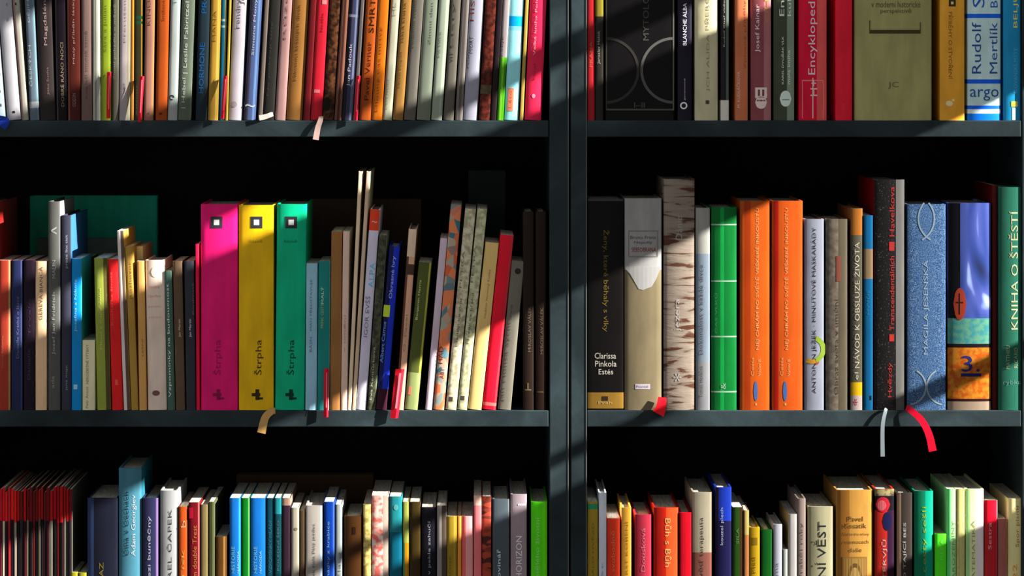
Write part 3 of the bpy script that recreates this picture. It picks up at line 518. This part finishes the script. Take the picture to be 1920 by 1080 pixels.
b5(514.5, 528, 934, (10, 80, 92), 'petrol paperback with a painted sunlit head', bands=[(933, 964, (40, 165, 175))], texts=[T('POLEDNÍ ŠERO', 521, 976, 1070, 5, (100, 130, 135))])  # turquoise head is a sun patch painted on the petrol spine
b5(528.5, 545, 934, (60, 38, 54), 'dark aubergine paperback', bands=[(933, 948, (190, 150, 130))])  # pale head carries on the painted sun patch of its left neighbour
b5(546, 561, 952, (206, 198, 176), 'ivory paperback', plates=[(552, 989, 558, 995, (150, 140, 120), 'round_emblem')])
b5(561.5, 571.5, 957, (96, 74, 52), 'slim umber paperback')
b5(572.5, 605, 948, (210, 200, 190), 'off-white hardback with a small title', bulge=1, texts=[T('Marek Fiala Pátý jezdec', 589, 982, 1100, 6, (110, 100, 100))], vs=[(0.75, 1, (190, 220, 245))])
b5(607, 628, 941, (12, 74, 192), 'cobalt blue paperback', texts=[T('Pohádky z krabice', 616, 978, 1100, 6, (150, 190, 235))], vs=[(0.6, 1, (80, 120, 220))])
b5(629, 641.5, 946, (196, 208, 208), 'slim bluish white paperback', texts=[T('Zlato', 637, 1035, 1090, 4, (130, 140, 140))])
b5(645, 680, 968, (88, 52, 20), 'coffee brown hardback', plates=[(661, 988, 667, 1002, (50, 28, 10), 'printed_mark')])
b5(681, 696, 946, (176, 160, 96), 'straw paperback with a floral spine', style='mottled', c2=(120, 105, 55))
b5(697, 729, 929, (212, 190, 178), 'white hardback with red floral print', style='mottled', c2=(190, 85, 75), vs=[(0.4, 1, (122, 108, 98))], hard=False)
b5(730, 754, 931, (0, 124, 156), 'turquoise two-tone paperback', bands=[(931, 998, (44, 168, 178))], plates=[(738, 946, 747, 957, (110, 200, 205), 'round_emblem')], hard=False)
b5(755, 767, 941, (245, 165, 22), 'slim paperback, lemon above and orange below', bands=[(941, 1018, (196, 205, 95))], vs=[(-1, -0.4, (90, 180, 120))])
b5(768, 788.5, 941, (78, 60, 22), 'dark bronze paperback')
b5(790, 818, 951, (30, 28, 40), 'ink black paperback with white lettering', hard=False, texts=[T('Až i v pekle zahučí', 805, 977, 1110, 7, (185, 190, 205))])
b5(819, 837.5, 948, (188, 178, 174), 'pale taupe paperback', vs=[(0.1, 1, (100, 84, 72))])
b5(838, 857, 968, (208, 172, 50), 'mustard paperback', texts=[T('DIVOČINA', 843, 1042, 1110, 5, (150, 115, 30))], vs=[(0.2, 0.6, (228, 195, 80))])
b5(857.5, 865.5, 968, (240, 150, 62), 'thin apricot booklet')
b5(866, 887, 968, (238, 160, 160), 'pale pink paperback', vs=[(-1, -0.3, (225, 95, 90))])
b5(888, 903, 929, (208, 102, 104), 'rose pink paperback', bands=[(929, 948, (190, 150, 135))])
b5(903.5, 921.5, 931, (128, 48, 34), 'brick red paperback with a dark pattern', style='bricks', c2=(52, 26, 20))
b5(923, 955, 936, (56, 64, 70), 'charcoal grey hardback', texts=[T('Novinář', 935, 1030, 1100, 7, (185, 190, 195))], bulge=1, R=(170, 170, 165))
b5(957, 988, 927, (118, 104, 110), 'mauve grey hardback with a bold white title', bulge=1.5, texts=[T('HORIZON', 973, 1005, 1085, 11, (215, 212, 215))], plates=[(971, 945, 986, 948, (190, 180, 185), 'frame_line')])
b5(995, 1026.5, 941, (64, 172, 12), 'grass green hardback', vs=[(0.45, 1, (90, 205, 20))], texts=[T('nesmělého životní', 1007, 970, 1110, 8, (150, 220, 120))], bulge=2, L=(10, 40, 5))

# ============ bottom right shelf ============
def b6(x0, x1, yt, col, desc, **k):
    k.setdefault('at', ((x0 + x1) / 2, 1020)); return book('br', x0, x1, yt, col, desc, **k)
b6(1101, 1121.5, 941, (124, 102, 30), 'olive bronze paperback with a green head', bands=[(945, 955, (30, 110, 70))], texts=[T('MÁLO HVĚZD', 1111, 980, 1090, 5, (90, 70, 20))])
b6(1122.5, 1137.5, 925, (192, 198, 210), 'slim white hardback', hard=True, depth=0.15, texts=[T('Pět', 1129, 1055, 1110, 5, (120, 130, 140))])
b6(1138, 1163, 972, (228, 60, 34), 'tomato red paperback', texts=[T('Bis svobodně', 1149, 995, 1100, 7, (240, 130, 90))], hard=False)
b6(1165, 1184, 952, (216, 156, 54), 'golden paperback', hard=True, texts=[T('HRST KOŘENÍ', 1175, 978, 1090, 5, (130, 90, 20))], depth=0.15)
b6(1190, 1221.5, 965, (208, 54, 78), 'raspberry pink hardback', bulge=2, texts=[T('Irena Dousková', 1206, 990, 1120, 8, (235, 130, 150))])
b6(1225, 1272.5, 952, (226, 36, 20), 'red hardback', bulge=3, vs=[(0.0, 1, (232, 92, 40))], texts=[T('Bůh s Bůh', 1253, 972, 1063, 12, (245, 190, 120), 'd')])  # orange right half is sunlight painted on the red spine
b6(1274, 1297, 961, (240, 14, 40), 'plain bright red hardback', hard=True, bulge=1)
b6(1298, 1335, 923, (184, 174, 150), 'sand hardback with a dark title', bulge=2, texts=[T('zpověď terapeuta', 1316, 970, 1110, 9, (70, 60, 50))], bands=[(1036, 1330, (150, 90, 78))], vs=[(-1, -0.75, (230, 200, 170))])  # brown lower band is shade painted on the sand spine
b6(1341, 1372, 914, (28, 60, 190), 'ultramarine hardback with white lettering', bulge=2, texts=[T('kouzel plech', 1354, 952, 1022, 7, (200, 205, 225)), T('KNIHA', 1355, 1080, 1110, 7, (200, 205, 225))], bands=[(977, 1330, (30, 26, 78))], vs=[(-1, -0.6, (52, 30, 62))])  # dark lower band paints the shaded part of the blue spine
b6(1373, 1394, 951, (42, 86, 20), 'forest green paperback', vs=[(0.5, 1, (70, 44, 16))], texts=[T('SILA', 1383, 990, 1020, 5, (110, 150, 90))])
b6(1394.5, 1404.5, 957, (206, 130, 75), 'slim copper and cream paperback', bands=[(957, 1003, (222, 190, 110))])
b6(1405, 1425, 989, (204, 162, 22), 'short yellow paperback', texts=[T('Med', 1414, 1045, 1075, 5, (130, 95, 15))], plates=[(1410, 1008, 1420, 1022, (140, 110, 20), 'label_patch')], hard=True, depth=0.12)
b6(1427, 1448, 993, (14, 98, 26), 'short bottle green hardback', bulge=1, hard=True)
b6(1450, 1467, 983, (200, 202, 216), 'short white paperback', texts=[T('Ema', 1458, 1055, 1090, 4, (140, 145, 180))], depth=0.12, hard=True)
b6(1468, 1477, 1030, (205, 212, 205), 'thin white booklet, shortest in its row,', depth=0.1)
b6(1478, 1494.5, 964, (204, 198, 196), 'white paperback with a pinkish spine', depth=0.14, L=(200, 170, 110))
b6(1495, 1511, 935, (164, 146, 136), 'taupe paperback with purple lettering', hard=True, texts=[T('Vrabčí roky', 1504, 980, 1090, 5, (125, 80, 100))], depth=0.15)
b6(1514, 1562.5, 950, (186, 180, 144), 'thick ivory hardback with large black capitals', bulge=3, texts=[T('SLAVNÍ VĚST', 1539, 978, 1150, 20, (35, 42, 42))], plates=[(1522, 1015, 1524, 1018, (120, 100, 70), 'printed_mark'), (1522, 1060, 1524, 1063, (120, 100, 70), 'printed_mark')])
b6(1568, 1637, 919, (224, 164, 76), 'thick golden tan hardback with a framed picture', bulge=4, texts=[T('Pavel', 1604, 973, 28, 9, (115, 80, 40), 'h'), T('Kosatík', 1604, 986, 42, 9, (115, 80, 40), 'h'), T('Třetí kniha mluvy', 1604, 1002, 52, 7, (130, 90, 45), 'h'), T('o nemocech', 1604, 1016, 50, 7, (135, 95, 50), 'h'), T('duše', 1604, 1031, 24, 8, (140, 100, 55), 'h')], plates=[(1580, 1044, 1626, 1110, (165, 120, 60), 'picture_patch'), (1583, 1047, 1623, 1110, (185, 145, 75), 'picture_patch'), (1588, 1056, 1618, 1120, (120, 88, 45), 'round_emblem'), (1593, 1064, 1613, 1110, (205, 165, 95), 'round_emblem')], vs=[(-1, -0.35, (196, 130, 52))])
b6(1640, 1677, 917, (220, 48, 36), 'red hardback with a circle and dark blue pattern', bulge=2, vs=[(0.3, 1, (60, 28, 60))], bands=[(917, 930, (90, 75, 60), 'mottled', (200, 185, 130)), (930, 957, (30, 24, 34))], texts=[T('INTERVJŮ', 1658, 1012, 1110, 11, (215, 190, 180))], plates=[(1642, 932, 1669, 960, (225, 40, 60), 'round_emblem'), (1645, 938, 1662, 957, (240, 120, 125), 'round_emblem'), (1655, 960, 1672, 995, (30, 30, 80), 'round_emblem')])
b6(1681, 1711, 924, (70, 60, 55), 'dark brown hardback with an off-white edge', vs=[(-1, -0.4, (205, 165, 135))], texts=[T('VĚD TAJÍCÍ BES', 1696, 980, 1110, 8, (205, 205, 200))])
b6(1714, 1750.5, 921, (0, 150, 108), 'jade green hardback with a yellow-green title', bulge=3, vs=[(0.2, 1, (0, 198, 160))], texts=[T('na cesty sešli', 1734, 950, 1110, 10, (150, 205, 70))], depth=0.16, bands=[])  # brighter right side is grazing sun put into the spine colour
b6(1753, 1775, 1001, (78, 222, 36), 'short neon green paperback', hard=False, texts=[T('RITA', 1766, 1010, 1050, 5, (120, 240, 90))], depth=0.12)
b6(1776, 1793, 917, (140, 196, 130), 'pale green paperback with dark lettering', hard=False, vs=[(-1, -0.4, (60, 165, 90))], texts=[T('NAROZENINY', 1788, 976, 1100, 5, (90, 120, 60))], depth=0.17)
b6(1793.5, 1809.5, 917, (146, 142, 88), 'khaki green paperback', texts=[T('MLÁDÍ', 1797, 976, 1100, 3, (130, 130, 80))], depth=0.17)
b6(1810.5, 1845, 917, (178, 186, 138), 'grey-green hardback with a white right edge', bulge=1, vs=[(0.1, 1, (216, 204, 205)), (-1, -0.6, (120, 165, 105))], texts=[T('MATEMATIKA', 1825, 976, 1100, 6, (110, 115, 80))], depth=0.17)
b6(1846, 1870.5, 938, (142, 24, 30), 'garnet red hardback', bulge=1, bands=[(938, 980, (225, 18, 42))], texts=[T('Sestra', 1856, 980, 1030, 6, (215, 150, 150))], R=(225, 190, 185))  # brighter head is the sunlit part, painted as a band
b6(1871.5, 1888.5, 973, (122, 70, 64), 'slim dusty brown paperback', R=(205, 170, 150))
b6(1890, 1915.5, 935, (198, 188, 132), 'pale straw hardback', bulge=2, texts=[T('Spor písně', 1908, 948, 1026, 9, (120, 95, 60)), T('3/22', 1903, 1058, 1110, 8, (215, 130, 60))])

# ============ things standing behind the rows ============
def backbook(row, x0, x1, yt, yb, yo, th, col, desc, label):
    a = P(x0, yb, yo); b = P(x1, yt, yo)
    zs = {'t': ZS['top'], 'm': ZS['mid'], 'b': ZS['bot']}[row[0]]
    cx = (a.x + b.x) / 2; Wd = (b.x - a.x); H = b.z - zs
    r = empty('hardback_book', (cx, yo, zs)); tag(r, label, 'book')
    c = mat(alb(col, (x0 + x1) / 2, 1e5), 'cloth', 0.5)
    box('cover_board', (-Wd / 2, 0, 0.0001), (Wd / 2, 0.0025, H), c, r, 0.0005)
    box('cover_board', (-Wd / 2, th - 0.0025, 0.0001), (Wd / 2, th, H), c, r, 0.0005)
    box('spine', (-Wd / 2, 0.0026, 0.0001), (-Wd / 2 + 0.0025, th - 0.0026, H), c, r, 0.0005)
    box('page_block', (-Wd / 2 + 0.003, 0.003, 0.003), (Wd / 2 - 0.003, th - 0.003, H - 0.003), mat((0.62, 0.57, 0.47), 'pages', 0.9), r)
backbook('ml', 56, 294, 367, 600, 0.225, 0.02, (10, 110, 84), '', 'dark green wide book standing face-on behind the middle left row')
backbook('ml', 70, 228, 447, 600, 0.198, 0.018, (60, 70, 60), '', 'grey-green low book face-on behind the sky blue cover, middle left')
backbook('ml', 585, 790, 373, 600, 0.225, 0.02, (46, 32, 20), '', 'dark brown wide book face-on behind the two very tall thin booklets')
backbook('ml', 878, 948, 319, 600, 0.225, 0.02, (12, 26, 22), '', 'almost black tall book face-on behind the leaning red paperback')
backbook('bl', 443, 700, 889, 1100, 0.225, 0.02, (46, 30, 14), '', 'dark brown wide book face-on behind the azure books, bottom left')

# ============ red paper slips ============
def slip(top, bot, wtop, wbot, yo, label, col=(215, 18, 42), fold=1.0):
    t0 = P(*top, yo); b0 = P(*bot, yo - 0.004)
    r = empty('bookmark_slip', tuple(b0)); tag(r, label, 'bookmark', 'red paper slips between books')
    vv, ff = [], []; n = 10
    for i in range(n + 1):
        u = i / n; p = b0.lerp(t0, u) - b0; wv = (wbot + (wtop - wbot) * u) / PPM / 2
        p.y += math.sin(u * math.pi) * -0.001 * fold
        for dx, dy in ((-1, 0.0), (0.35, -0.0012), (1, 0.001)):
            vv.append((p.x + dx * wv, p.y + dy, p.z))
        for dx, dy in ((1, 0.0013), (0.35, -0.0009), (-1, 0.0003)):
            vv.append((p.x + dx * wv, p.y + dy, p.z))
    for i in range(n):
        a = 6 * i; ff += [(a + j, a + 6 + j, a + 6 + (j + 1) % 6, a + (j + 1) % 6) for j in range(6)]
    ff += [tuple(range(6)), tuple(reversed(range(6 * n, 6 * n + 6)))]
    mesh_obj('paper', vv, ff, mat(alb(col), 'cloth', 0.4), parent=r)
    q = mat(alb((240, 120, 130)), 'print', 0.5)
    m = b0.lerp(t0, 0.2) - b0; m2 = b0.lerp(t0, 0.92) - b0
    vv = []
    for p in (m, m2):
        for dx in (-0.02, 0.2): vv.append((p.x + dx * wtop / PPM, p.y - 0.0022, p.z))
    mesh_obj('printed_strip', vv, [(0, 1, 3, 2)], q, parent=r)
slip((204.5, 135), (203, 222), 8, 7, -0.001, 'red paper slip in front of the lime green book, top left')
slip((266, 143), (262, 229), 9, 6, -0.001, 'red paper slip beside the dark olive paperback, overhanging the top left shelf')
slip((423, 142), (417, 223), 8, 6, -0.001, 'red paper slip in front of the slim teal paperback, top left')
slip((672, 142), (667, 226), 8, 7, -0.001, 'red paper slip left of the burnt orange paperback, top left')
slip((612, 691), (611, 782), 9, 9, -0.001, 'red paper slip between the dark teal and chestnut books, middle left')
slip((750, 692), (739, 784), 17, 15, -0.001, 'wide tilted red paper slip right of the royal blue book, middle left')

# ---------------------------------------------------------------- lettering: built-in font turned into flat meshes
tmp = []
for tx, root, loc, W, b, A in PENDING:
    cu = bpy.data.curves.new('lettering', 'FONT'); cu.body = tx[0]; cu.resolution_u = 2; cu.size = 1
    cu.align_x = 'CENTER'; cu.offset = 0.0
    o = bpy.data.objects.new('lettering_tmp', cu); COL.objects.link(o); tmp.append(o)
bpy.context.view_layer.update()
dg = bpy.context.evaluated_depsgraph_get()
for o, (tx, root, loc, W, b, A) in zip(tmp, PENDING):
    s, xc, a, bb, h, col, d = tx
    me = bpy.data.meshes.new_from_object(o.evaluated_get(dg))
    if len(me.vertices) < 3: continue
    xs = [v.co.x for v in me.vertices]; ysv = [v.co.y for v in me.vertices]
    x0, x1, y0, y1 = min(xs), max(xs), min(ysv), max(ysv)
    if d == 'h': pxc, pyc, ln = xc, a, bb / PPM
    else: pxc, pyc, ln = xc, (a + bb) / 2, (bb - a) / PPM
    lx, lz = loc(pxc, pyc); hh = h / PPM
    for v in me.vertices:
        u = ((v.co.x - x0) / max(x1 - x0, 1e-6) - 0.5) * ln; t_ = ((v.co.y - y0) / max(y1 - y0, 1e-6) - 0.5) * hh
        if d == 'u': X, Z = lx - t_, lz + u
        elif d == 'd': X, Z = lx + t_, lz - u
        else: X, Z = lx + u, lz + t_
        v.co = (X, b * (2 * X / W) ** 2 - 0.0003, Z)
    me.materials.clear(); me.materials.append(mat(A(col), 'print', 0.45))
    n = bpy.data.objects.new('lettering', me); COL.objects.link(n); n.parent = root
for o in tmp:
    c = o.data; bpy.data.objects.remove(o); bpy.data.curves.remove(c)

# ---------------------------------------------------------------- labels
ROWN = {'tl': 'top left shelf', 'tr': 'top right shelf', 'ml': 'middle left shelf', 'mr': 'middle right shelf', 'bl': 'bottom left shelf', 'br': 'bottom right shelf'}
GRP = {'tl': 'books in the top left row', 'tr': 'books in the top right row', 'ml': 'books in the middle left row', 'mr': 'books in the middle right row', 'bl': 'books in the bottom left row', 'br': 'books in the bottom right row'}
seen = set()
for row in ROWN:
    rb = [q for q in books if q[0] == row]
    for i, (_, xx, desc, root) in enumerate(rb):
        d = desc.rstrip(',')
        opts = [d + ' on the ' + ROWN[row]]
        if i > 0: opts.append(d + ', right of ' + rb[i - 1][2].split(',')[0] + ', ' + ROWN[row].replace(' shelf', ''))
        else: opts.append(d + ', first at the left of the ' + ROWN[row])
        lab = opts[1] if len(opts[1].split()) <= 16 else opts[0]
        if lab in seen or len(lab.split()) > 16: print('LABEL PROBLEM', lab)
        seen.add(lab); root['label'] = lab; root['group'] = GRP[row]
print('books', len(books))
